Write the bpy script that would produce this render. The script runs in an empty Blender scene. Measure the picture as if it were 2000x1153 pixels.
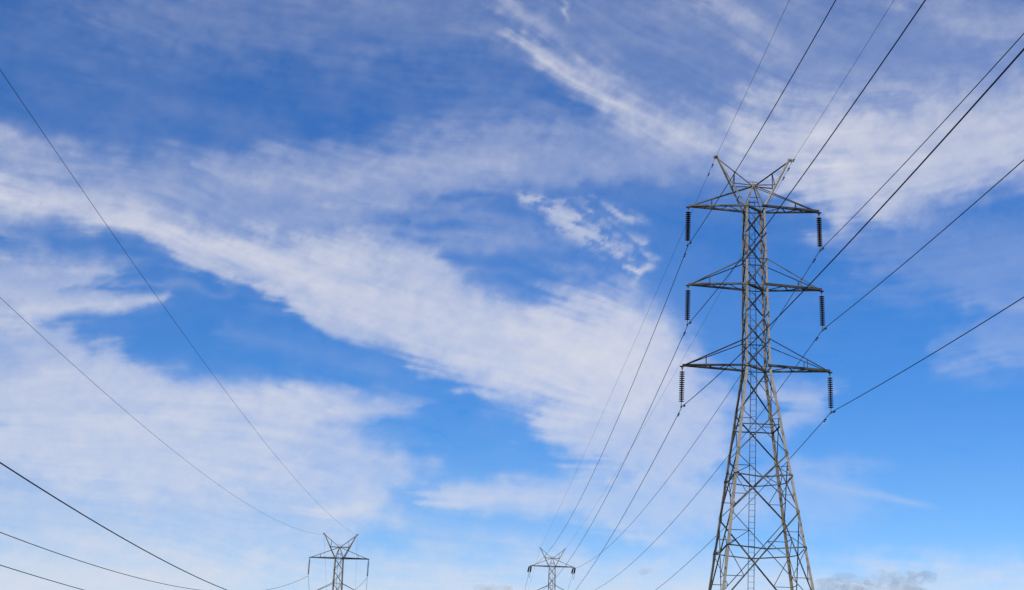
import bpy, math, random
import numpy as np
from mathutils import Vector, Matrix

random.seed(7)
rng = np.random.default_rng(11)
scene = bpy.context.scene
COL = scene.collection

# ------------------------------------------------------------------ camera
FPX, PITCH, ROLL, EYE = 2979.2, 0.2928, 0.0330, 1.7      # focal length in photo pixels, angles in radians
fwd = Vector((0, math.cos(PITCH), math.sin(PITCH)))
rt0 = Vector((1, 0, 0)); up0 = rt0.cross(fwd)
RT = (math.cos(ROLL) * rt0 + math.sin(ROLL) * up0).normalized()
UP = (-math.sin(ROLL) * rt0 + math.cos(ROLL) * up0).normalized()
cam_d = bpy.data.cameras.new('camera')
cam_d.sensor_width = 36.0
cam_d.lens = FPX / 2000 * 36.0
cam_d.clip_start = 0.1
cam_d.clip_end = 200000
cam = bpy.data.objects.new('camera', cam_d)
COL.objects.link(cam)
cam.matrix_world = Matrix((
    (RT.x, UP.x, -fwd.x, 0), (RT.y, UP.y, -fwd.y, 0), (RT.z, UP.z, -fwd.z, EYE), (0, 0, 0, 1)))
scene.camera = cam

# ------------------------------------------------------------------ sky, sun, exposure
SUN_EL, SUN_AZ = math.radians(42), math.radians(-148)     # azimuth from +Y towards +X: behind the camera, to its left
world = bpy.data.worlds.new('World'); scene.world = world; world.use_nodes = True
wn = world.node_tree.nodes; wl = world.node_tree.links
sky = wn.new('ShaderNodeTexSky'); sky.sky_type = 'NISHITA'; sky.sun_disc = False
sky.sun_elevation = SUN_EL; sky.sun_rotation = SUN_AZ
sky.altitude = 300; sky.air_density = 0.95; sky.dust_density = 0.15; sky.ozone_density = 3.0
hs = wn.new('ShaderNodeHueSaturation'); hs.inputs['Saturation'].default_value = 1.43; hs.inputs['Hue'].default_value = 0.513; hs.inputs['Value'].default_value = 1.0
wl.new(sky.outputs[0], hs.inputs['Color'])
wl.new(hs.outputs[0], wn['Background'].inputs['Color'])
wn['Background'].inputs['Strength'].default_value = 0.128
sun_d = bpy.data.lights.new('sun', 'SUN'); sun_d.energy = 4.0; sun_d.angle = math.radians(0.5); sun_d.color = (1.0, 0.93, 0.82)
sun = bpy.data.objects.new('sun', sun_d); COL.objects.link(sun)
sun_dir = Vector((math.sin(SUN_AZ) * math.cos(SUN_EL), math.cos(SUN_AZ) * math.cos(SUN_EL), math.sin(SUN_EL)))
sun.rotation_euler = (-sun_dir).to_track_quat('-Z', 'Y').to_euler()
scene.view_settings.view_transform = 'Standard'; scene.view_settings.look = 'None'
scene.view_settings.exposure = 0.0; scene.view_settings.gamma = 1.0
scene.view_settings.use_curve_mapping = False
scene.cycles.transparent_max_bounces = 16
scene.cycles.max_bounces = 8
scene.cycles.volume_bounces = 6

# ------------------------------------------------------------------ materials
def mat(name, base, rough=0.6, metal=0.0, tones=(), scale=1.0, bump=0.0, spec=0.5, vary=None):
    """Principled material whose colour wanders between base and the given tones."""
    m = bpy.data.materials.new(name); m.use_nodes = True
    n = m.node_tree.nodes; l = m.node_tree.links; p = n['Principled BSDF']
    p.inputs['Roughness'].default_value = rough; p.inputs['Metallic'].default_value = metal
    p.inputs['Specular IOR Level'].default_value = spec
    tc = n.new('ShaderNodeTexCoord')
    prev = None
    for i, (col, lo, hi, s) in enumerate(tones):
        nz = n.new('ShaderNodeTexNoise'); nz.inputs['Scale'].default_value = scale * s
        nz.inputs['Detail'].default_value = 6; nz.inputs['Roughness'].default_value = 0.6
        mp = n.new('ShaderNodeMapping'); mp.inputs['Location'].default_value = (i * 13.7, i * 5.1, i * 7.3)
        l.new(tc.outputs['Object'], mp.inputs[0]); l.new(mp.outputs[0], nz.inputs['Vector'])
        mr = n.new('ShaderNodeMapRange'); mr.inputs['From Min'].default_value = lo; mr.inputs['From Max'].default_value = hi
        l.new(nz.outputs[0], mr.inputs[0])
        mx = n.new('ShaderNodeMix'); mx.data_type = 'RGBA'
        l.new(mr.outputs[0], mx.inputs[0]); mx.inputs[7].default_value = (*col, 1)
        if prev: l.new(prev, mx.inputs[6])
        else: mx.inputs[6].default_value = (*base, 1)
        prev = mx.outputs[2]
    if vary:                                                         # every bar weathers a little differently
        oi = n.new('ShaderNodeObjectInfo'); vr = n.new('ShaderNodeMapRange')
        vr.inputs['To Min'].default_value, vr.inputs['To Max'].default_value = vary
        l.new(oi.outputs['Random'], vr.inputs[0])
        vm = n.new('ShaderNodeVectorMath'); vm.operation = 'SCALE'
        l.new(prev, vm.inputs[0]); l.new(vr.outputs[0], vm.inputs['Scale']); prev = vm.outputs[0]
    if prev: l.new(prev, p.inputs['Base Color'])
    else: p.inputs['Base Color'].default_value = (*base, 1)
    if bump:
        nb = n.new('ShaderNodeTexNoise'); nb.inputs['Scale'].default_value = scale * 30
        l.new(tc.outputs['Object'], nb.inputs['Vector'])
        bp = n.new('ShaderNodeBump'); bp.inputs['Strength'].default_value = bump
        l.new(nb.outputs[0], bp.inputs['Height']); l.new(bp.outputs[0], p.inputs['Normal'])
    return m

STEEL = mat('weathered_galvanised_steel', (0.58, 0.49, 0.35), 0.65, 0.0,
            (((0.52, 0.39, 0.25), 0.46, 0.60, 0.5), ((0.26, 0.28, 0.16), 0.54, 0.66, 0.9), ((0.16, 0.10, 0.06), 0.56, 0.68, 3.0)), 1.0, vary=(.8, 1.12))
STEEL_SHADED = mat('shaded_steel_angle', (0.125, 0.115, 0.090), 0.8, 0.0,  # darker copy of the legs' steel: shade on the bars put into the colour
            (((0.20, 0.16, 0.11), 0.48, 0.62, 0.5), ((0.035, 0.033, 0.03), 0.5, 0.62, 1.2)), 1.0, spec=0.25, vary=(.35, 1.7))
CONDUCTOR = mat('aged_aluminium_conductor', (0.035, 0.035, 0.038), 0.8, 0.0, (((0.06, 0.055, 0.05), 0.5, 0.7, 3.0),), 1.0, spec=0.2)
PORCELAIN = mat('brown_porcelain', (0.050, 0.018, 0.009), 0.45, 0.0, (((0.10, 0.036, 0.016), 0.45, 0.65, 3.0),), 1.0, spec=0.3)
FITTING = mat('galvanised_fitting', (0.33, 0.32, 0.30), 0.5, 0.3, (((0.2, 0.16, 0.12), 0.5, 0.7, 6.0),), 1.0)
DAMPER = mat('dark_iron_damper', (0.05, 0.045, 0.04), 0.6, 0.2)
CONCRETE = mat('footing_concrete', (0.36, 0.35, 0.32), 0.9, 0.0, (((0.24, 0.23, 0.2), 0.45, 0.65, 2.0),), 1.0, 0.3)

# ------------------------------------------------------------------ mesh helpers
def link(name, verts, faces, material, parent=None, smooth=False):
    me = bpy.data.meshes.new(name)
    me.from_pydata([tuple(v) for v in verts], [], faces)
    me.materials.append(material)
    if smooth: me.shade_smooth()
    o = bpy.data.objects.new(name, me); COL.objects.link(o)
    if parent: o.parent = parent
    return o

def tag(o, label=None, category=None, group=None, kind=None):
    if label: o['label'] = label
    if category: o['category'] = category
    if group: o['group'] = group
    if kind: o['kind'] = kind
    return o

class MB:
    """Collects solids; build() links them as one mesh."""
    def __init__(self): self.v = []; self.f = []
    def loop(self, rings, cap=True):
        n = len(rings[0]); b = len(self.v)
        for r in rings: self.v.extend(r)
        for i in range(len(rings) - 1):
            for j in range(n):
                k = (j + 1) % n
                self.f.append((b + i * n + j, b + i * n + k, b + (i + 1) * n + k, b + (i + 1) * n + j))
        if cap:
            self.f.append(tuple(b + j for j in reversed(range(n))))
            e = b + (len(rings) - 1) * n
            self.f.append(tuple(e + j for j in range(n)))
    def angle(self, a, b, s, normal, t=None, flip=1):
        """Steel angle from a to b: one flange flat in the face with this outward normal, the other turned inward."""
        a = Vector(a); b = Vector(b); d = (b - a).normalized()
        n = Vector(normal); n = (n - d * n.dot(d)).normalized(); w = d.cross(n) * flip
        t = t or s * 0.14
        prof = [(0, 0), (s, 0), (s, -t), (t, -t), (t, -s), (0, -s)]
        if flip < 0: prof = prof[::-1]
        off = -s * 0.5
        self.loop([[p + w * (x + off) + n * y for x, y in prof] for p in (a, b)])
    def corner(self, a, b, s, e1, e2, t=None):
        """Leg angle whose heel runs a-b and whose flanges point along e1 and e2."""
        a = Vector(a); b = Vector(b); e1 = Vector(e1); e2 = Vector(e2); t = t or s * 0.13
        prof = [(0, 0), (s, 0), (s, t), (t, t), (t, s), (0, s)]
        if (e1.cross(e2)).dot(b - a) < 0: prof = prof[::-1]
        self.loop([[p + e1 * x + e2 * y for x, y in prof] for p in (a, b)])
    def tube(self, pts, r, n=6):
        pts = [Vector(p) for p in pts]; rings = []
        for i, p in enumerate(pts):
            d = (pts[min(i + 1, len(pts) - 1)] - pts[max(i - 1, 0)]).normalized()
            x = d.cross(Vector((0, 0, 1)))
            x = Vector((1, 0, 0)) if x.length < 1e-3 else x.normalized()
            y = x.cross(d); rr = r[i] if isinstance(r, (list, tuple)) else r
            rings.append([p + (x * math.cos(2 * math.pi * k / n) + y * math.sin(2 * math.pi * k / n)) * rr for k in range(n)])
        self.loop(rings)
    def box(self, c, sx, sy, sz, ax=(1, 0, 0), ay=(0, 1, 0)):
        ax = Vector(ax).normalized(); ay = Vector(ay); ay = (ay - ax * ay.dot(ax)).normalized(); az = ax.cross(ay); c = Vector(c)
        q = [(-1, -1), (1, -1), (1, 1), (-1, 1)]
        self.loop([[c + ax * x * sx / 2 + ay * y * sy / 2 + az * z * sz / 2 for x, y in q] for z in (-1, 1)])
    def lathe(self, prof, c, axis=(0, 0, 1), n=12):
        a = Vector(axis).normalized(); x = a.orthogonal().normalized(); y = a.cross(x); c = Vector(c)
        self.loop([[c + a * h + (x * math.cos(2 * math.pi * k / n) + y * math.sin(2 * math.pi * k / n)) * r for k in range(n)] for r, h in prof])
    def build(self, name, material, parent=None, smooth=False):
        return link(name, self.v, self.f, material, parent, smooth)

# ------------------------------------------------------------------ ground
def ground():
    ex = 60000.0
    xs = sorted(set([-ex, -8000, -2500, -1000] + list(range(-500, 501, 25)) + [1000, 2500, 8000, ex]))
    verts = []; faces = []
    for y in xs:
        for x in xs:
            far = max(abs(x), abs(y)) > 490
            z = 0 if far else 0.12 * math.sin(x * .031 + 1) * math.cos(y * .027) - 0.02
            verts.append((x, y, z - 0.05))
    n = len(xs)
    for j in range(n - 1):
        for i in range(n - 1):
            faces.append((j * n + i, j * n + i + 1, (j + 1) * n + i + 1, (j + 1) * n + i))
    m = mat('meadow_grass', (0.06, 0.085, 0.03), 0.95, 0, (((0.11, 0.10, 0.045), 0.45, 0.65, 0.04), ((0.045, 0.065, 0.02), 0.5, 0.7, 0.6)), 1.0, spec=0.1)
    o = link('ground', verts, faces, m, smooth=True)
    tag(o, kind='structure')
ground()

# ------------------------------------------------------------------ lattice pylon
Z_TOP, Z_MID, Z_BOT, Z_PEAK, Z_APEX = 38.64, 32.93, 27.19, 42.46, 40.38
A_TOP, A_MID, A_BOT, A_PEAK = 4.58, 4.61, 5.02, 2.60
UPPER = [Z_BOT + (Z_TOP - Z_BOT) * k / 6 for k in range(7)]          # panel points of the straight upper body
LOWER = [27.19, 24.20, 21.14, 17.26, 11.25, 5.6]                      # panel points of the splayed lower body
def half(z):                                                         # half width of the square body at height z
    if z >= Z_BOT: return (1.70 + (1.35 - 1.70) * (z - Z_BOT) / (Z_TOP - Z_BOT)) / 2
    return (1.70 + (Z_BOT - z) * 0.2765) / 2
FACES = [((0, -1), (-1, -1), (1, -1)), ((0, 1), (1, 1), (-1, 1)), ((-1, 0), (-1, 1), (-1, -1)), ((1, 0), (1, -1), (1, 1))]
def corner_pt(sx, sy, z, inset=0.0):
    h = half(z) - inset; return Vector((sx * h, sy * h, z))

def make_pylon(loc, yaw, z_base, label, detail=True):
    """z_base: height in the pylon's own measure at which this one meets the ground (longer or shorter leg extensions)."""
    root = bpy.data.objects.new('lattice_pylon', None); COL.objects.link(root)
    root.location = (loc[0], loc[1], 0); root.rotation_euler = (0, 0, yaw)
    tag(root, label, 'pylon', 'lattice pylons carrying the power lines')
    D = Vector((0, 0, -z_base))                                      # pylon measure -> height above ground
    P = lambda v: Vector(v) + D
    low = [z for z in LOWER if z > z_base + 2.0] + [z_base]
    # legs
    for sx in (-1, 1):
        for sy in (-1, 1):
            m = MB(); e1, e2 = (-sx, 0, 0), (0, -sy, 0)
            m.corner(P(corner_pt(sx, sy, z_base - 0.3)), P(corner_pt(sx, sy, Z_BOT)), 0.175, e1, e2)
            m.corner(P(corner_pt(sx, sy, Z_BOT - .02)), P(corner_pt(sx, sy, Z_TOP + 0.12)), 0.14, e1, e2)
            leg = m.build('leg', STEEL, root)
            if detail:
                for z in low[1:-1] + UPPER[::3]:
                    g = MB(); s = 0.24 if z < Z_BOT else 0.18; c = corner_pt(sx, sy, z)
                    g.box(P(c + Vector((-sx * s * .42, sy * 0.012, 0))), s, 0.016, s * 1.15)
                    g.box(P(c + Vector((sx * 0.012, -sy * s * .42, 0))), 0.016, s, s * 1.15)
                    g.build('gusset_plate', STEEL, leg)
            f = MB(); b = corner_pt(sx, sy, z_base)
            f.lathe([(0.62, -0.9), (0.62, 0.05), (0.45, 0.32), (0.30, 0.36)], P(b), n=14)
            f.build('footing', CONCRETE, root)
    def member(name, a, b, s, n, flip=1, material=STEEL_SHADED, parent=root):
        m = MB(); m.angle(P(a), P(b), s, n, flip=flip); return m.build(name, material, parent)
    # face bracing
    for (nx, ny), ca, cb in FACES:
        n = Vector((nx, ny, 0)); n_in = -n
        def fp(c, z, out=0.0): return corner_pt(c[0], c[1], z) + n * out
        for k in range(6):                                           # upper body: one X in every panel
            z0, z1 = UPPER[k], UPPER[k + 1]
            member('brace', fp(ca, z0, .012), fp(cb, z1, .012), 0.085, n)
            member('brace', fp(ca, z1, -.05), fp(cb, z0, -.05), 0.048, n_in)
        for z in (UPPER[1], UPPER[4]) + ((Z_BOT, Z_MID, Z_TOP) if nx == 0 else (Z_BOT, Z_MID, Z_TOP)):
            member('horizontal_strut', fp(ca, z, .03), fp(cb, z, .03), 0.055, n)
        for k in range(len(low) - 1):                                # splayed lower body
            z1, z0 = low[k], low[k + 1]; big = z1 - z0 > 3.4
            s = 0.092 if big else 0.08
            a0, a1, b0, b1 = fp(ca, z0), fp(ca, z1), fp(cb, z0), fp(cb, z1)
            member('brace', a0 + n * .014, b1 + n * .014, s, n)
            member('brace', a1 - n * .05, b0 - n * .05, s * .62, n_in)
            w0, w1 = half(z0), half(z1); t = w1 / (w0 + w1); x = a1.lerp(b0, t)       # where the two cross
            zl = x.z + 0.22
            la, lb = fp(ca, zl), fp(cb, zl)
            if big or k == 1:
                if big:
                    member('plan_brace', la - n * .02, x - n * .02, 0.075, (0, 0, -1))
                    member('plan_brace', lb - n * .02, x - n * .02, 0.075, (0, 0, -1), flip=-1)
                else:
                    member('horizontal_strut', la - n * .02, lb - n * .02, 0.07, n)
            if detail or z0 > 10:
                # redundant members between the diagonals and the legs
                for p_out, p_leg, lm in ((a1, ca, la), (b1, cb, lb)):
                    q = p_out.lerp(x, 0.52)
                    lq = fp(p_leg, q.z)
                    member('redundant_brace', q, lq, 0.042, n)
                    if big: member('redundant_brace', q, lm, 0.042, n_in)
                for p_out, p_leg, lm in ((a0, ca, la), (b0, cb, lb)):
                    if not big: continue
                    q = p_out.lerp(x, 0.5)
                    lq = fp(p_leg, q.z)
                    member('redundant_brace', q, lq, 0.042, n)
                    member('redundant_brace', q, lm, 0.042, n_in)
    # plan diaphragms
    for z in (Z_TOP, Z_MID, Z_BOT):
        member('plan_brace', corner_pt(-1, -1, z + .02), corner_pt(1, 1, z + .02), 0.14, (0, 0, -1))
    # crossarms
    def arm(side, z, span, tie_z, apex=False):
        h = half(z); tip = Vector((side * span, 0, z)); m = MB(); tipn = Vector((side * span, -0.05, z)); tipf = Vector((side * span, 0.05, z))
        near, far = Vector((side * h, -h - .02, z)), Vector((side * h, h + .02, z))
        ext = Vector((-side * .25, 0, 0))
        m.angle(P(near + ext), P(tipn), 0.15, (0, 0, -1), t=.024)
        m.angle(P(far + ext), P(tipf), 0.13, (0, 0, -1), t=.022, flip=-1)
        m.box(P(tip + Vector((side * 0.02, 0, -0.03))), 0.26, 0.24, 0.05)
        m.box(P(tip + Vector((0, 0, -0.14))), 0.10, 0.03, 0.2)
        a = m.build('crossarm', STEEL_SHADED, root)
        hh = half(tie_z)
        ties = []
        for sy in (-1, 1):
            top = Vector((side * 0.06, sy * 0.16, tie_z)) if apex else Vector((side * hh, sy * (hh + .02), tie_z))
            b = MB(); b.angle(P(top), P(tip + Vector((-side * .1, sy * .05, .05))), 0.07 if sy < 0 else .06, (side * .3, sy, 0)); b.build('tie_bar', STEEL_SHADED, a)
            ties.append((top, tip))
        for q, t in enumerate((0.62, 0.60)):                         # hangers from tie to chord
            top, tp = ties[q]; chord = (near, far)[q]
            if apex: t = 0.34
            pc = chord.lerp(tip, t if not apex else 0.58)
            f = (abs(pc.x) - abs(top.x)) / (abs(tip.x) - abs(top.x))
            b = MB(); b.angle(P(pc + Vector((0, 0, -.03))), P(top.lerp(tip, f)), 0.045, (0, (-1, 1)[q], 0)); b.build('hanger', STEEL_SHADED, a)
        prev = far; seq = [(near, .30), (far, .42), (near, .60), (far, .72)]
        for c, t in seq:                                             # zigzag in the arm's floor
            nx_ = c.lerp(tip, t)
            b = MB(); b.angle(P(prev + Vector((0, 0, .02))), P(nx_ + Vector((0, 0, .02))), 0.055, (0, 0, -1)); b.build('lattice_brace', STEEL_SHADED, a)
            prev = nx_
    for s in (-1, 1):
        arm(s, Z_TOP, A_TOP, Z_APEX, True)
        arm(s, Z_MID, A_MID, UPPER[4])
        arm(s, Z_BOT, A_BOT, UPPER[1])
    # apex pyramid between the two peaks
    ap = MB(); ap.box(P((0, 0, Z_APEX)), 0.24, 0.44, 0.20); ap.box(P((0, 0.25, Z_APEX + .42)), 0.75, 0.05, 0.05); ap.box(P((0, .2, Z_APEX + .25)), .06, .06, .4)
    cap = ap.build('apex_plate', STEEL, root)
    for sx in (-1, 1):
        for sy in (-1, 1):
            b = MB(); b.angle(P(corner_pt(sx, sy, Z_TOP)), P((sx * .06, sy * .18, Z_APEX)), 0.09, (sx, sy, 0)); b.build('apex_leg', STEEL, cap)
    for sy in (-1, 1):
        t = 0.42; h = half(Z_TOP)
        b = MB(); zz = Z_TOP + (Z_APEX - Z_TOP) * t; w = h * (1 - t) + .06 * t; yy = sy * (h * (1 - t) + .18 * t)
        b.angle(P((-w, yy, zz)), P((w, yy, zz)), 0.05, (0, sy, 0)); b.build('apex_strut', STEEL_SHADED, cap)
    # earth-wire peaks
    for s in (-1, 1):
        pk = Vector((s * A_PEAK, 0, Z_PEAK)); m = MB(); h = half(Z_TOP)
        outer = []
        for sy in (-1, 1):
            a = Vector((s * h, sy * h, Z_TOP)); b = pk + Vector((0, sy * .05, 0)); outer.append((a, b))
            m.angle(P(a), P(b), 0.115, (s, sy * .5, 0))
        m.box(P(pk + Vector((s * .03, 0, .02))), 0.30, 0.24, 0.12); m.box(P(pk + Vector((s * .12, 0, -.1))), 0.05, 0.06, 0.22)
        horn = m.build('earth_wire_peak', STEEL, root)
        b = MB(); b.angle(P((s * .06, 0, Z_APEX + .05)), P(pk), 0.085, (-s, 0, 1)); b.build('inner_chord', STEEL_SHADED, horn)
        for q, (a, e) in enumerate(outer):
            j = a.lerp(e, 0.46); b = MB(); b.angle(P((0, (-.15, .15)[q], Z_APEX)), P(j), 0.065, (0, 0, -1)); b.build('strut', STEEL_SHADED, horn)
            k = a.lerp(e, 0.40); b = MB(); b.angle(P(k), P(Vector((s * .06, 0, Z_APEX + .05)).lerp(pk, .5)), 0.05, (0, 1, 0)); b.build('strut', STEEL_SHADED, horn)
        b = MB(); b.angle(P(outer[0][0].lerp(outer[0][1], .22)), P(outer[1][0].lerp(outer[1][1], .22)), 0.05, (s, 0, 0)); b.build('strut', STEEL_SHADED, horn)
        b = MB(); b.angle(P(outer[0][0].lerp(outer[0][1], .0)), P(outer[1][0].lerp(outer[1][1], .22)), 0.05, (s, 0, 0)); b.build('strut', STEEL_SHADED, horn)
    # climbing ladder standing off inside the rear face
    def lp(u, z): return Vector((u - .02, half(z) - 0.12, z))
    m = MB()
    for u in (-0.2, 0.2):
        for z0, z1 in ((z_base + 2.5, Z_BOT), (Z_BOT, Z_TOP + .9)):
            m.box(P((lp(u, z0) + lp(u, z1)) / 2), 0.045, 0.02, (lp(u, z1) - lp(u, z0)).length, (1, 0, 0), Vector((0, 1, 0)) - (lp(u, z1) - lp(u, z0)).normalized() * (lp(u, z1) - lp(u, z0)).normalized().y)
    lad = m.build('ladder', STEEL_SHADED, root)
    if detail:
        r = MB(); r.tube([(-0.2, 0, 0), (0.2, 0, 0)], 0.013, 6); first = None
        z = z_base + 2.7
        while z < Z_TOP + .85:
            if first is None: o = first = r.build('rung', STEEL_SHADED, lad)
            else: o = first.copy(); COL.objects.link(o); o.parent = lad
            o.location = P(lp(0, z)); z += 0.39
    return root, D

T1 = ((16.656, 100.0), 0.0344, 0.0)
T2 = ((10.211, 319.5), 0.0289, -0.75)
TL = ((-25.52, 239.28), 0.003, 8.54)
make_pylon(*T1, 'tall steel lattice pylon with ladder, three pairs of crossarms and long brown insulator strings')
make_pylon(*T2, 'small far-off lattice pylon with paired short dark insulators, in line with the tall one', detail=False)
make_pylon(*TL, 'lattice pylon of the second power line, with single hanging insulator strings and no ladder', detail=False)

def tower_pt(T, u, v, z):
    (x, y), yaw, zb = T; c, s = math.cos(yaw), math.sin(yaw)
    return Vector((x + c * u - s * v, y + s * u + c * v, z - zb))

ARMS = {'top': (A_TOP, Z_TOP), 'middle': (A_MID, Z_MID), 'lowest': (A_BOT, Z_BOT)}
SIDES = {-1: 'toward the second power line', 1: 'away from the second power line'}
STRING = 2.78

# ------------------------------------------------------------------ insulator strings
DISC = [(0.035, 0.0), (0.06, -0.012), (0.14, -0.030), (0.182, -0.052), (0.186, -0.064), (0.10, -0.060), (0.045, -0.075), (0.030, -0.14)]
def suspension_string(T, side, level, label, group):
    a, z = ARMS[level]; top = tower_pt(T, side * a, 0, z - 0.15)
    root = bpy.data.objects.new('insulator_string', None); COL.objects.link(root); root.location = top
    root.rotation_euler = (math.radians(1.0), math.radians(-0.9 * side + .4), 0)
    tag(root, label, 'insulator', group)
    m = MB(); m.tube([(0, 0, .08), (0, 0, -.16)], .022, 6); m.box((0, 0, -.17), .05, .09, .10); m.build('hanger_link', FITTING, root)
    disc = MB(); disc.lathe(DISC, (0, 0, 0), n=14); first = None; cap1 = None; capm = MB(); capm.lathe([(.03, .012), (.052, .004), (.060, -.014), (.058, -.024)], (0, 0, 0), n=10)
    for k in range(15):
        if first is None: o = first = disc.build('disc', PORCELAIN, root, True)
        else: o = first.copy(); COL.objects.link(o); o.parent = root
        o.location = (0, 0, -.22 - k * .143)
        c = capm.build('cap', FITTING, o, True) if cap1 is None else cap1.copy()
        if cap1 is None: cap1 = c
        else: COL.objects.link(c); c.parent = o
    e = -.22 - 15 * .143
    m = MB(); m.tube([(0, 0, e + .02), (0, 0, e - .12)], .02, 6); m.box((0, 0, e - .16), .05, .16, .16)
    m.box((0, 0, -STRING + .15), .09, .42, .10); m.box((0, 0, -STRING + .15 + .08), .05, .14, .14)
    m.build('suspension_clamp', FITTING, root)
for lv in ARMS:
    for s in (-1, 1):
        suspension_string(T1, s, lv, f'brown insulator string under the tall pylon\'s {lv} crossarm, {SIDES[s]}', 'insulator strings of the tall pylon')

def plain_string(a, b, name, label, group, r=1.0, n=13):
    a = Vector(a); b = Vector(b); d = b - a; m = MB(); L = d.length
    prof = [(.02, 0), (.02, .14)]
    st = (L - .3) / n
    for k in range(n):
        h = .15 + k * st
        prof += [(.03, h), (.15 * r, h + st * .35), (.15 * r, h + st * .55), (.03, h + st * .7)]
    prof += [(.02, L - .13), (.02, L)]
    m.lathe(prof, (0, 0, 0), d, 10)
    o = m.build(name, PORCELAIN, None); o.location = a
    return tag(o, label, 'insulator', group)

for lv, (a, z) in ARMS.items():
    for s in (-1, 1):
        tp = tower_pt(TL, s * a, 0, z - .15)
        plain_string(tp, tp + Vector((-.06, .1, -STRING + .18)), 'insulator_string', f'thin insulator string, second power line\'s {lv} arm, {"toward" if s > 0 else "away from"} the tall pylon', 'insulator strings of the second power line')

# ------------------------------------------------------------------ conductors and earth wires
def sag_curve(A, B, s, n=90, skip_ends=False):
    A = Vector(A); B = Vector(B); out = []
    for i in range(n + 1):
        t = i / n; p = A.lerp(B, t); p.z -= 4 * s * t * (1 - t); out.append(p)
    return out
def damper(curve, dist, parent, size=1.0):
    """Stockbridge damper clipped on the wire this far along the curve."""
    acc = 0
    for p, q in zip(curve, curve[1:]):
        L = (q - p).length
        if acc + L > dist:
            c = p.lerp(q, (dist - acc) / L); d = (q - p).normalized(); break
        acc += L
    m = MB(); dn = Vector((0, 0, -.10 * size))
    m.box(c + dn * .4, .05, .05, .14 * size, d)
    m.tube([c + dn - d * .22 * size, c + dn + d * .22 * size], .012, 5)
    for k in (-1, 1): m.lathe([(.02, -.09 * size), (.048 * size, -.06 * size), (.052 * size, .05 * size), (.02, .08 * size)], c + dn + d * k * .22 * size, d, 8)
    m.build('vibration_damper', DAMPER, parent)

T0 = ((16.656 - 0.432, -120.0), 0.0344 + 0.056, 8.34)      # the next supports: behind the camera, and beyond the far pylon
T3 = ((-2.0, 640.0), 0.03, 2.0)
near_sag = {('peak', -1): 3.27, ('top', -1): 6.47, ('peak', 1): 2.95, ('middle', -1): 5.64, ('top', 1): 4.60, ('lowest', -1): 5.05, ('middle', 1): 4.01, ('lowest', 1): 3.55}
far_sag = {('peak', -1): 0.6, ('peak', 1): 1.6, ('top', -1): 4.6, ('top', 1): 4.1, ('middle', -1): 4.6, ('lowest', -1): 4.5, ('middle', 1): 4.0, ('lowest', 1): 4.0}

for lv, (a, z) in ARMS.items():
    for s in (-1, 1):
        A = tower_pt(T1, s * a, 0, z - STRING)
        B0 = tower_pt(T0, s * a, 0, z - STRING)
        tip2 = tower_pt(T2, s * a, 0, z - .1)
        E = tip2 + (A - tip2).normalized() * 2.0 + Vector((0, 0, -.25))      # live end of the tension string
        tip3 = tower_pt(T3, s * a, 0, z - .1)
        dirf = (tip3 - tip2); dirf.z = 0; dirf.normalize()
        ends = []
        for q in (-1, 1):
            o = Vector((q * .20, 0, 0)); e = tip2 + o + dirf * 1.75 + Vector((q * .04 - .12, 0, -.98)); ends.append(e)
            plain_string(tip2 + o, e, 'insulator_string', f'{"outer" if q == s else "inner"} dark twin insulator, small far-off pylon\'s {lv} arm, {SIDES[s]}', 'tension insulators of the far-off pylon', 1.15, 9)
        plain_string(tip2, E, 'insulator_string', f'small insulator holding the incoming conductor, far-off pylon\'s {lv} arm, {SIDES[s]}', 'tension insulators of the far-off pylon', .9, 9)
        F = (ends[0] + ends[1]) / 2
        y = MB(); 
        c0 = sag_curve(A, B0, near_sag[(lv, s)]); c1 = sag_curve(A, E, far_sag[(lv, s)])
        jump = sag_curve(E, F, 1.7, 14)[1:]
        c2 = sag_curve(F, tip3 + Vector((0, 0, -2)), 13.0)[1:]
        m = MB(); m.tube(list(reversed(c0)) + c1[1:] + jump + c2, .023, 6)
        m.tube([ends[0], ends[1]], .03, 5)
        w = m.build('conductor_wire', CONDUCTOR, None, True)
        tag(w, f'black conductor clamped below the tall pylon\'s {lv} crossarm, {SIDES[s]}', 'power line', 'conductors of the tall pylon line')
        damper(c0, 1.25 if s < 0 else 1.0, w); damper(c1, 1.7, w)
for s in (-1, 1):
    A = tower_pt(T1, s * (A_PEAK + .12), 0, Z_PEAK - .2); B0 = tower_pt(T0, s * A_PEAK, 0, Z_PEAK - .2); B2 = tower_pt(T2, s * A_PEAK, 0, Z_PEAK - .1); B3 = tower_pt(T3, s * A_PEAK, 0, Z_PEAK - .1)
    c0 = sag_curve(A, B0, near_sag[('peak', s)]); c1 = sag_curve(A, B2, far_sag[('peak', s)]); c2 = sag_curve(B2, B3, 9)[1:]
    m = MB(); m.tube(list(reversed(c0)) + c1[1:] + c2, .0105, 5)
    w = m.build('earth_wire', CONDUCTOR, None, True)
    tag(w, f'hair-thin earth wire over the tall pylon\'s peak, {SIDES[s]}', 'power line', 'earth wires of the tall pylon line')
    damper(c0, .9, w, .9); damper(c1, .9, w, .9); damper(c1, 2.6, w, .9)

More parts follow.
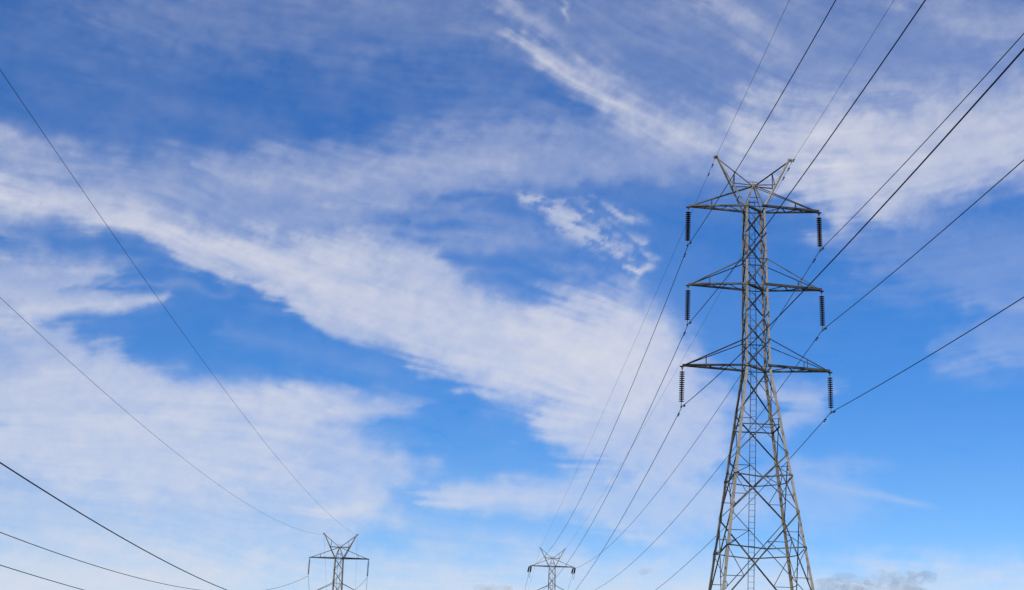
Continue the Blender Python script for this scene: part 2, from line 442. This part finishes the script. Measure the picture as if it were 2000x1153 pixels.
# neighbouring line
L0 = ((-15.64, -96.64), -0.003, 16.55)
L3 = ((-49.0, 500.0), 0.05, 8.0)
lsag = {('top', 1): 13.36, ('top', -1): 11.85, ('middle', 1): 12.4, ('middle', -1): 7.7, ('lowest', 1): 11.6, ('lowest', -1): 11.6}
LS = {-1: 'away from the tall pylon', 1: 'toward the tall pylon'}
for (lv, s), sg in lsag.items():
    a, z = ARMS[lv]; A = tower_pt(TL, s * a, 0, z - STRING) + Vector((-.06, .1, 0)); B0 = tower_pt(L0, s * a, 0, z - STRING); B3 = tower_pt(L3, s * a, 0, z - STRING)
    m = MB(); m.tube(list(reversed(sag_curve(A, B0, sg))) + sag_curve(A, B3, 10)[1:], .022, 6)
    tag(m.build('conductor_wire', CONDUCTOR, None, True), f'sagging conductor on the second power line\'s {lv} arm, {LS[s]}', 'power line', 'conductors of the second power line')
for s, sg in ((-1, 9.02), (1, 6.42)):
    A = tower_pt(TL, s * A_PEAK, 0, Z_PEAK - .2); B0 = tower_pt(L0, s * A_PEAK, 0, Z_PEAK); B3 = tower_pt(L3, s * A_PEAK, 0, Z_PEAK)
    m = MB(); m.tube(list(reversed(sag_curve(A, B0, sg))) + sag_curve(A, B3, 8)[1:], .0105, 5)
    tag(m.build('earth_wire', CONDUCTOR, None, True), f'thin earth wire reaching the second power line\'s pylon peak, {LS[s]}', 'power line', 'earth wires of the second power line')

# ------------------------------------------------------------------ high cirrus: one thin sheet of ice cloud, lit through by the sun
def vnoise(x, y, seed):
    r = np.random.default_rng(seed); tab = r.random((256, 256)).astype(np.float32)
    xi = np.floor(x).astype(np.int64); yi = np.floor(y).astype(np.int64); fx = (x - xi).astype(np.float32); fy = (y - yi).astype(np.float32)
    fx = fx * fx * fx * (fx * (fx * 6 - 15) + 10); fy = fy * fy * fy * (fy * (fy * 6 - 15) + 10)
    g = lambda i, j: tab[(xi + i) & 255, (yi + j) & 255]
    return (g(0, 0) * (1 - fx) + g(1, 0) * fx) * (1 - fy) + (g(0, 1) * (1 - fx) + g(1, 1) * fx) * fy
def fbm(x, y, seed, octaves=5, gain=.5):
    s = 0; a = 1.0; t = 0
    for k in range(octaves):
        s = s + a * vnoise(x + 17.3 * k, y - 9.1 * k, seed + k); t += a; a *= gain; x = x * 2.03; y = y * 2.03
    return s / t
def smooth(e0, e1, x):
    t = np.clip((x - e0) / (e1 - e0), 0, 1); return t * t * (3 - 2 * t)

PXD = math.degrees(1 / FPX)                                          # degrees of sky per photo pixel
def to_sky(px, py):
    d = RT * ((px - 1000) / FPX) + UP * ((576.5 - py) / FPX) + fwd; d.normalize()
    return math.degrees(math.atan2(d.x, d.y)), math.degrees(math.asin(d.z))

def soft_polygon(X, Y, pts):
    """pts: (px, py, softness in px). Signed distance in px over local softness, smooth-stepped to 0..1."""
    q = [(*to_sky(a, b), s) for a, b, s in pts]
    best = np.full(X.shape, 1e9, np.float32); soft = np.ones(X.shape, np.float32); inside = np.zeros(X.shape, bool)
    for (x0, y0, s0), (x1, y1, s1) in zip(q, q[1:] + q[:1]):
        dx, dy = x1 - x0, y1 - y0; L2 = dx * dx + dy * dy + 1e-9
        t = np.clip(((X - x0) * dx + (Y - y0) * dy) / L2, 0, 1)
        d = (X - x0 - t * dx) ** 2 + (Y - y0 - t * dy) ** 2
        m = d < best; best = np.where(m, d, best); soft = np.where(m, s0 + (s1 - s0) * t, soft)
        if y1 != y0: inside ^= ((y0 > Y) != (y1 > Y)) & (X < (x1 - x0) * (Y - y0) / (y1 - y0) + x0)
    sd = np.sqrt(best) / PXD; sd = np.where(inside, sd, -sd)
    return .84 * smooth(-1.05, 1.05, sd / soft) + .16 * smooth(-60, 40, sd)
def soft_stroke(X, Y, pts):
    """pts: (px, py, half width px, density): a wisp with a soft edge."""
    q = [(*to_sky(a, b), w, d) for a, b, w, d in pts]; out = np.zeros(X.shape, np.float32)
    for (x0, y0, w0, d0), (x1, y1, w1, d1) in zip(q, q[1:]):
        dx, dy = x1 - x0, y1 - y0; L2 = dx * dx + dy * dy + 1e-9
        t = np.clip(((X - x0) * dx + (Y - y0) * dy) / L2, 0, 1)
        d = np.sqrt((X - x0 - t * dx) ** 2 + (Y - y0 - t * dy) ** 2) / PXD
        out = np.maximum(out, (d0 + (d1 - d0) * t) * np.exp(-(d / (w0 + (w1 - w0) * t)) ** 2))
    return out

def bilinear(F, i, j):
    ny, nx = F.shape; i = np.clip(i, 0, nx - 1.001); j = np.clip(j, 0, ny - 1.001)
    a = i.astype(np.int32); b = j.astype(np.int32); u = i - a; v = j - b
    return (F[b, a] * (1 - u) + F[b, a + 1] * u) * (1 - v) + (F[b + 1, a] * (1 - u) + F[b + 1, a + 1] * u) * v
def streaks(F, cx, cy, n, step):
    """Average F along the wind's streamlines: combed-out filaments."""
    ny, nx = F.shape; J, I = np.meshgrid(np.arange(ny, dtype=np.float32), np.arange(nx, dtype=np.float32), indexing='ij')
    acc = F.copy(); tot = 1.0
    for sg in (-1, 1):
        i, j = I.copy(), J.copy()
        for k in range(n):
            a = np.clip(i, 0, nx - 1).astype(np.int32); b = np.clip(j, 0, ny - 1).astype(np.int32)
            i += sg * step * cx[b, a]; j += sg * step * cy[b, a]
            w = 1 - (k + 1) / (n + 1); acc += w * bilinear(F, i, j); tot += w
    return acc / tot
def norm01(F):
    lo, hi = np.percentile(F, (2, 98)); return np.clip((F - lo) / (hi - lo), 0, 1).astype(np.float32)

AZ0, AZ1, EL0, EL1, STEP = -30.0, 30.0, 3.0, 34.0, 0.072
def generic(az, el):
    """Cirrus beyond the part of the sky that the photograph shows."""
    e = np.radians(np.maximum(el, 2.0)); r = 1 / np.tan(e); a = np.radians(az)
    u, v = r * np.sin(a), r * np.cos(a); w = fbm(u * .8, v * .8, 5, 3) * 1.2
    n = fbm(u * 1.1 + w + 3, v * .55 + w * .5, 21, 5, .55)
    return np.clip((n - .40) * 2.2, 0, .8) * smooth(2, 7, el) + .35 * (1 - smooth(2, 9, el))

def cirrus():
    az = np.arange(AZ0, AZ1 + 1e-6, STEP); el = np.arange(EL0, EL1 + 1e-6, STEP)
    X, Y = np.meshgrid(az, el); X = X.astype(np.float32); Y = Y.astype(np.float32)
    # wind direction over the sky (degrees below the horizontal, towards the right)
    flow = [(100, 300, 8), (400, 450, 24), (700, 600, 20), (1000, 660, 14), (1200, 760, 20), (1100, 120, 36), (1300, 240, 26), (1600, 300, -6), (1900, 250, -12),
            (1500, 100, 34), (1800, 60, 20), (200, 600, -8), (200, 530, -10), (400, 760, 3), (500, 900, 6), (700, 830, 4), (900, 980, 2), (1200, 970, 2), (1700, 960, 11),
            (1150, 450, 32), (900, 440, 4), (600, 330, 7), (1000, 300, -5), (1500, 1120, 0), (300, 100, 10), (800, 130, 4), (1800, 600, -8)]
    num = np.zeros_like(X); den = np.zeros_like(X)
    for px, py, an in flow:
        x, y = to_sky(px, py); w = 1 / ((X - x) ** 2 + (Y - y) ** 2 + 1.5) ** 1.6; num += w * an; den += w
    ang = np.radians(num / den) + (fbm(X * .35, Y * .5, 77, 3) - .5) * .5
    cx, cy = np.cos(ang), -np.sin(ang)
    fine = norm01(streaks(fbm(X * 7.0, Y * 9.0, 301, 3, .7), cx, cy, 22, 1.0))
    mid = norm01(.75 * streaks(fbm(X * 1.7, Y * 2.6, 401, 4, .6), cx, cy, 18, 1.5) + .25 * fbm(X * 1.1, Y * 1.8, 451, 4, .5))
    puff = norm01(fbm(X * 2.2, Y * 3.0, 501, 6, .62))
    broad = norm01(fbm(X * .28, Y * .5, 601, 4))
    # ragged edges: push the layout about along and across the wind
    n1 = fbm(X * .8, Y * 1.1, 31, 4, .42) - .5; n2 = fbm(X * .8, Y * 1.1, 41, 4, .42) - .5
    al = 60 * n1 * 2 + 60 * (mid - .5) + 26 * (fine - .5); ac = 13 * n2 * 2 + 8 * (mid - .5) + 4 * (fine - .5)
    XW = X + PXD * (cx * al - cy * ac); YW = Y + PXD * (cy * al + cx * ac)
    D = np.zeros_like(X)
    def add(d):
        nonlocal D; D = 1 - (1 - D) * (1 - np.clip(d, 0, 1))
    # how the ice is combed: woolly knots and fibres, strongest where the cloud is thin
    comb = np.clip(.5 + .68 * (mid - .5) * (.45 + 1.1 * broad) + .24 * (fine - .5) + .42 * (puff - .5), 0, 1)
    knots = np.clip(.5 + .8 * (norm01(streaks(fbm(X * 4.2, Y * 5.0, 811, 4, .65), cx, cy, 7, 1.0)) - .5) + .25 * (mid - .5) + .7 * (puff - .5), 0, 1)
    def P(pts, dens):
        a = soft_polygon(XW, YW, pts); e = 4 * a * (1 - a)
        add(dens * np.clip(a + e * .42 * (comb - .5), 0, 1) * (.91 + .07 * (comb - .5)))
    def S(pts): add(soft_stroke(XW, YW, pts) * (.78 + .44 * comb))
    def K(pts): add(soft_stroke(X * .6 + XW * .4, Y * .6 + YW * .4, pts) * (.22 + 1.25 * smooth(.2, .85, knots)))
    # main band, from the left edge down to behind the tall pylon
    P([(-80, 335, 60), (60, 372, 50), (200, 402, 60), (300, 430, 60), (400, 452, 50), (560, 452, 30), (700, 455, 24), (800, 473, 22), (870, 505, 26), (940, 562, 40), (1010, 600, 40),
       (1090, 570, 30), (1200, 560, 30), (1275, 600, 34), (1325, 655, 34), (1365, 720, 40), (1420, 770, 50), (1440, 860, 50), (1390, 922, 22), (1250, 932, 30), (1120, 915, 40), (1070, 860, 40),
       (1035, 802, 40), (945, 782, 30), (890, 737, 24), (800, 692, 16), (700, 668, 10), (655, 655, 12), (570, 605, 14), (500, 562, 14), (400, 525, 13), (300, 470, 16), (210, 434, 22), (120, 414, 18), (-80, 434, 20)], .56)
    P([(330, 470, 30), (480, 470, 40), (700, 520, 60), (900, 600, 60), (1040, 620, 50), (1200, 600, 50), (1290, 660, 50), (1310, 780, 60), (1180, 820, 70), (1050, 770, 60), (950, 720, 50), (800, 660, 40), (640, 610, 30), (450, 530, 20)], .44)
    S([(1050, 690, 90, .30), (1180, 700, 120, .45), (1280, 740, 90, .30)])
    # veil above the band and the faint overcast at the top
    P([(-80, 235, 40), (60, 275, 40), (160, 300, 30), (350, 300, 30), (500, 300, 30), (700, 285, 50), (900, 250, 60), (1100, 235, 60), (1300, 250, 60), (1420, 330, 60), (1300, 352, 30), (1150, 345, 25), (1000, 362, 20),
       (870, 372, 18), (800, 402, 30), (640, 462, 60), (400, 480, 40), (200, 425, 40), (-80, 425, 40)], .29)
    S([(-60, 255, 20, .35), (60, 275, 22, .28), (150, 300, 18, .12)])
    S([(380, 318, 12, .18), (480, 350, 16, .22), (640, 360, 26, .20), (850, 320, 40, .16), (1000, 310, 40, .15)])
    S([(40, 400, 35, .22), (160, 390, 40, .25), (300, 430, 40, .15)])
    add(.018 + (.02 + .06 * broad + .025 * comb) * smooth(13, 22, Y) + .018 * comb)
    P([(150, -80, 200), (950, -80, 100), (1000, 100, 120), (700, 100, 90), (200, 60, 90)], .14)
    # upper right: a long feathery band opening into a broad bright sheet
    S([(960, -10, 16, .10), (1020, 22, 15, .40), (1062, 52, 12, .25), (1110, 90, 16, .08)])
    S([(1078, -10, 10, .28), (1095, 20, 10, .28), (1118, 55, 9, .0)])
    S([(1005, 86, 12, .05), (1050, 100, 18, .40), (1090, 128, 20, .46), (1180, 180, 25, .45), (1260, 232, 33, .48), (1350, 268, 44, .45), (1480, 290, 70, .40), (1600, 290, 90, .40)])
    S([(1170, 150, 10, .12), (1210, 165, 14, .22), (1300, 215, 20, .12)])
    P([(1420, 250, 70), (1560, 205, 80), (1720, 195, 70), (1850, 170, 50), (2080, 150, 50), (2080, 330, 50), (1960, 345, 40), (1840, 392, 40), (1730, 448, 30), (1650, 440, 30), (1600, 385, 40), (1480, 330, 50)], .48)
    P([(1600, 260, 60), (1750, 240, 60), (2080, 220, 60), (2080, 310, 50), (1850, 350, 50), (1700, 400, 50), (1620, 360, 40)], .38)
    P([(950, -60, 120), (1400, -60, 120), (2080, -60, 120), (2080, 200, 80), (1700, 220, 100), (1350, 240, 80), (1100, 110, 60)], .18)
    S([(1400, 0, 30, .18), (1500, 80, 35, .18), (1560, 150, 40, .12)])
    S([(1780, 10, 40, .15), (1900, 55, 30, .22), (2050, 60, 40, .22)])
    # small torn patch left of the pylon's top arm
    K([(1030, 388, 13, .30), (1065, 396, 15, .42), (1085, 408, 18, .40), (1110, 440, 26, .36), (1165, 462, 26, .36), (1210, 500, 20, .34), (1240, 535, 17, .38), (1240, 560, 12, .15)])
    K([(1120, 425, 14, .25), (1180, 415, 15, .36), (1225, 425, 14, .30), (1270, 440, 10, .05)])
    K([(1200, 460, 12, .22), (1252, 478, 14, .36), (1262, 500, 12, .30), (1250, 540, 14, .36)])
    K([(1100, 395, 10, .10), (1150, 388, 10, .16), (1170, 395, 8, .05)])
    S([(820, 430, 14, .14), (920, 415, 16, .16), (1050, 450, 20, .12)])
    S([(850, 490, 16, .18), (960, 470, 22, .18), (1100, 490, 20, .10)])
    # left edge
    P([(-80, 505, 40), (60, 505, 36), (200, 508, 26), (255, 520, 26), (190, 545, 22), (150, 560, 20), (250, 572, 14), (340, 575, 14), (300, 594, 8), (200, 606, 8), (130, 622, 14), (60, 640, 30), (-80, 660, 40)], .52)
    S([(80, 608, 20, .3), (200, 594, 10, .34), (320, 580, 7, .12)])
    S([(-30, 460, 20, .2), (60, 490, 30, .15)])
    # lower left sheet
    P([(-80, 700, 60), (0, 640, 40), (70, 618, 20), (140, 640, 18), (215, 668, 22), (280, 712, 26), (380, 740, 22), (500, 750, 18), (620, 755, 20), (735, 766, 26), (790, 790, 30), (740, 830, 34), (700, 850, 50),
       (790, 880, 70), (780, 950, 70), (720, 1010, 50), (620, 1090, 60), (400, 1200, 80), (-80, 1200, 80)], .50)
    P([(-80, 740, 50), (150, 690, 40), (330, 750, 30), (600, 770, 24), (700, 800, 30), (620, 850, 50), (560, 930, 60), (300, 960, 60), (-80, 900, 60)], .40)
    D *= 1 - .55 * soft_stroke(X, Y, [(-60, 690, 40, .6), (20, 700, 30, .4)]) - .45 * soft_stroke(X, Y, [(620, 826, 9, .7), (760, 835, 14, .8), (860, 850, 20, .5)])
    # thin streaks trailing into the blue gaps
    for q in ([(640, 800, 12, .22), (760, 812, 10, .16), (850, 815, 8, 0)], [(680, 880, 16, .25), (800, 905, 14, .16), (900, 915, 10, 0)], [(700, 1000, 26, .25), (850, 1040, 30, .18), (1050, 1050, 26, .14)],
              [(250, 540, 12, .14), (380, 560, 9, .08), (460, 570, 8, 0)], [(420, 640, 20, .05), (620, 690, 20, .06), (800, 740, 16, .04)], [(720, 440, 10, .14), (860, 455, 10, .16), (1010, 470, 10, .06)], [(760, 500, 10, .12), (900, 520, 10, .14), (1020, 545, 10, .06)], [(700, 400, 12, .14), (860, 402, 12, .14), (980, 395, 10, .05)]): S(q)
    # low bands towards the horizon
    P([(820, 945, 24), (950, 935, 20), (1150, 930, 24), (1420, 930, 30), (1500, 980, 50), (1300, 1060, 50), (1150, 1015, 24), (950, 1008, 18), (850, 990, 24)], .50)
    S([(880, 960, 22, .14), (980, 972, 18, .20), (1080, 978, 14, .08)])
    S([(650, 1010, 40, .35), (750, 960, 40, .18)])
    P([(-80, 1060, 60), (600, 1080, 60), (1000, 1075, 40), (1300, 1060, 50), (1500, 1105, 50), (2080, 1100, 50), (2080, 1400, 50), (-80, 1400, 50)], .42)
    P([(-80, 1130, 60), (900, 1120, 60), (1500, 1120, 60), (2080, 1130, 60), (2080, 1400, 50), (-80, 1400, 50)], .34)
    # right of the pylon
    P([(1490, 745, 40), (1560, 745, 30), (1620, 765, 30), (1600, 810, 30), (1545, 845, 26), (1490, 840, 30)], .40)
    S([(1560, 915, 14, .16), (1680, 905, 14, .10), (1760, 915, 12, .0)])
    add(soft_stroke(X, Y, [(1560, 935, 12, .10), (1650, 955, 9, .16), (1720, 968, 7, .26), (1775, 981, 6, .24), (1830, 992, 6, .04)]) * (.6 + .7 * fine))
    P([(1500, 900, 40), (1640, 920, 40), (1700, 1000, 60), (1560, 1040, 60), (1480, 1000, 40)], .22)
    P([(1640, 470, 60), (1800, 450, 70), (2080, 420, 60), (2080, 720, 70), (1900, 690, 70), (1830, 600, 60), (1700, 540, 60)], .16)
    S([(1880, 605, 14, .10), (1960, 598, 12, .22), (2060, 585, 16, .2)])
    S([(1850, 690, 26, .10), (2040, 680, 26, .2)])
    # filaments and mottling inside the cloud
    edge = 4 * D * (1 - D)
    patchy = .25 + .75 * smooth(.3, .75, norm01(fbm(X * .22 + 9, Y * .4, 701, 3)))
    edge = edge * smooth(.04, .45, D)
    D = D + edge * (patchy * (.08 * (fine - .5) + .13 * (mid - .5)) + .05 * (puff - .5)) + D * (.05 * patchy * (mid - .5) + .03 * (knots - .5))
    D = np.clip(D, 0, .95)
    # hand over to plain cirrus beyond the photograph's piece of sky
    cxs, cys = zip(*[to_sky(a, b) for a, b in ((0, 0), (2000, 0), (2000, 1153), (0, 1153))])
    out = np.maximum(np.maximum(min(cxs) - X, X - max(cxs)), np.maximum(min(cys) - .5 - Y, Y - max(cys)))
    k = smooth(.3, 4.5, out); D = D * (1 - k) + generic(X, Y) * k
    return az, el, D

DECK = 3000.0
def build_cirrus():
    az, el, D = cirrus()
    V = []; F = []; A = []
    def patch(a, e, d, holes=None):
        b = sum(len(v) for v in V)
        Xa, Ye = np.meshgrid(np.radians(a), np.radians(e)); r = DECK / np.tan(Ye)
        V.append(np.stack([r * np.sin(Xa), r * np.cos(Xa), np.full_like(Xa, DECK)], -1).reshape(-1, 3)); A.append(d.reshape(-1))
        ny, nx = d.shape; idx = np.arange(ny * nx).reshape(ny, nx) + b
        q = np.stack([idx[:-1, :-1], idx[:-1, 1:], idx[1:, 1:], idx[1:, :-1]], -1)
        mx = np.maximum(np.maximum(d[:-1, :-1], d[1:, 1:]), np.maximum(d[1:, :-1], d[:-1, 1:]))
        keep = mx > .02
        if holes is not None: keep &= ~holes
        F.append(q[keep])
    patch(az, el, D)
    ca = np.concatenate([np.linspace(az[-1], az[0] + 360, 301)]); ce = np.concatenate([np.linspace(EL0, el[-1], 78)])
    g = lambda a, e: generic(*np.meshgrid(((a + 180) % 360 - 180), e))
    patch(ca, ce, g(ca, ce))
    ca = np.linspace(-180, 180, 361); ce = np.linspace(el[-1], 88, 110)
    patch(ca, ce, g(ca, ce))
    V = np.concatenate(V); A = np.concatenate(A).astype(np.float32); F = np.concatenate(F)
    me = bpy.data.meshes.new('cirrus_cloud')
    me.vertices.add(len(V)); me.vertices.foreach_set('co', V.astype(np.float32).ravel())
    me.loops.add(F.size); me.loops.foreach_set('vertex_index', F.astype(np.int32).ravel())
    me.polygons.add(len(F)); me.polygons.foreach_set('loop_start', np.arange(0, F.size, 4, dtype=np.int32)); 
    me.update(calc_edges=True); me.validate()
    at = me.attributes.new('ice_amount', 'FLOAT', 'POINT'); at.data.foreach_set('value', A)
    m = bpy.data.materials.new('ice_cloud'); m.use_nodes = True; n = m.node_tree.nodes; l = m.node_tree.links; n.clear()
    o = n.new('ShaderNodeOutputMaterial'); mix = n.new('ShaderNodeMixShader'); tr = n.new('ShaderNodeBsdfTransparent'); tl = n.new('ShaderNodeBsdfTranslucent')
    df = n.new('ShaderNodeBsdfDiffuse'); mx2 = n.new('ShaderNodeMixShader'); at_n = n.new('ShaderNodeAttribute'); at_n.attribute_name = 'ice_amount'
    tl.inputs['Color'].default_value = (.92, .885, .79, 1); df.inputs['Color'].default_value = (.88, .85, .79, 1); mx2.inputs[0].default_value = .12
    l.new(tl.outputs[0], mx2.inputs[1]); l.new(df.outputs[0], mx2.inputs[2])
    l.new(at_n.outputs['Fac'], mix.inputs[0]); l.new(tr.outputs[0], mix.inputs[1]); l.new(mx2.outputs[0], mix.inputs[2]); l.new(mix.outputs[0], o.inputs['Surface'])
    me.materials.append(m)
    ob = bpy.data.objects.new('cirrus_cloud', me); COL.objects.link(ob)
    tag(ob, 'wispy white cirrus streaks spread over the whole blue sky', 'cloud', kind='stuff')
build_cirrus()

# ------------------------------------------------------------------ small cumulus low over the horizon
def cumulus(blobs, dist, dens, label, seed):
    """blobs: (px, py, rx px, ry px) seen as soft puffs; built as one lumpy body of real depth filled with mist."""
    r = random.Random(seed); m = MB(); cs = []
    c0 = None
    for px, py, rx, ry in blobs:
        d = RT * ((px - 1000) / FPX) + UP * ((576.5 - py) / FPX) + fwd; d.normalize()
        p = Vector((0, 0, EYE)) + d * (dist / d.y) + Vector((0, r.uniform(-60, 60), 0)); s = dist / FPX
        cs.append((p, rx * s, ry * s))
    c0 = sum((c[0] for c in cs), Vector()) / len(cs)
    for p, a, b in cs:
        n, k = 16, 10; rings = []
        for i in reversed(range(k + 1)):
            th = math.pi * (i + .02) / (k + .04)
            ring = []
            for j in range(n):
                ph = 2 * math.pi * j / n; w = 1 + .12 * math.sin(3 * ph + i) * math.sin(th)
                ring.append(p - c0 + Vector((a * math.sin(th) * math.cos(ph) * w, a * .8 * math.sin(th) * math.sin(ph) * w, b * math.cos(th))))
            rings.append(ring)
        m.loop(rings)
    mt = bpy.data.materials.new('cumulus_mist'); mt.use_nodes = True; n = mt.node_tree.nodes; l = mt.node_tree.links; n.clear()
    o = n.new('ShaderNodeOutputMaterial'); v = n.new('ShaderNodeVolumePrincipled'); v.inputs['Color'].default_value = (.95, .94, .96, 1)
    tc = n.new('ShaderNodeTexCoord'); nz = n.new('ShaderNodeTexNoise'); nz.inputs['Scale'].default_value = 1 / 55.0; nz.inputs['Detail'].default_value = 5
    mr = n.new('ShaderNodeMapRange'); mr.inputs['From Min'].default_value = .36; mr.inputs['From Max'].default_value = .72; mr.inputs['To Max'].default_value = dens
    l.new(tc.outputs['Object'], nz.inputs['Vector']); l.new(nz.outputs[0], mr.inputs[0]); l.new(mr.outputs[0], v.inputs['Density']); l.new(v.outputs[0], o.inputs['Volume'])
    ob = m.build('cumulus_cloud', mt, None, True); ob.location = c0
    tag(ob, label, 'cloud', 'small cumulus clouds low in the sky')
cumulus([(1615, 1146, 34, 16), (1655, 1138, 36, 22), (1690, 1148, 44, 22), (1718, 1130, 22, 17), (1740, 1142, 26, 16), (1650, 1166, 80, 26), (1760, 1160, 60, 18)], 9000, .0075, 'grey-mauve cumulus bank low down beside the tall pylon, pinkish at its top', 1)
cumulus([(1756, 1128, 22, 15), (1782, 1131, 30, 18), (1806, 1129, 22, 13)], 9400, .009, 'small oval grey cumulus puff floating just above a larger cloud bank', 2)
cumulus([(1255, 1118, 11, 7), (1270, 1115, 8, 7)], 9000, .016, 'tiny faint grey cumulus puff between sagging conductors', 3)
cumulus([(950, 1150, 26, 9), (985, 1152, 20, 8)], 9200, .012, 'faint pale cumulus tuft at the foot of the sky near the small far-off pylon', 4)
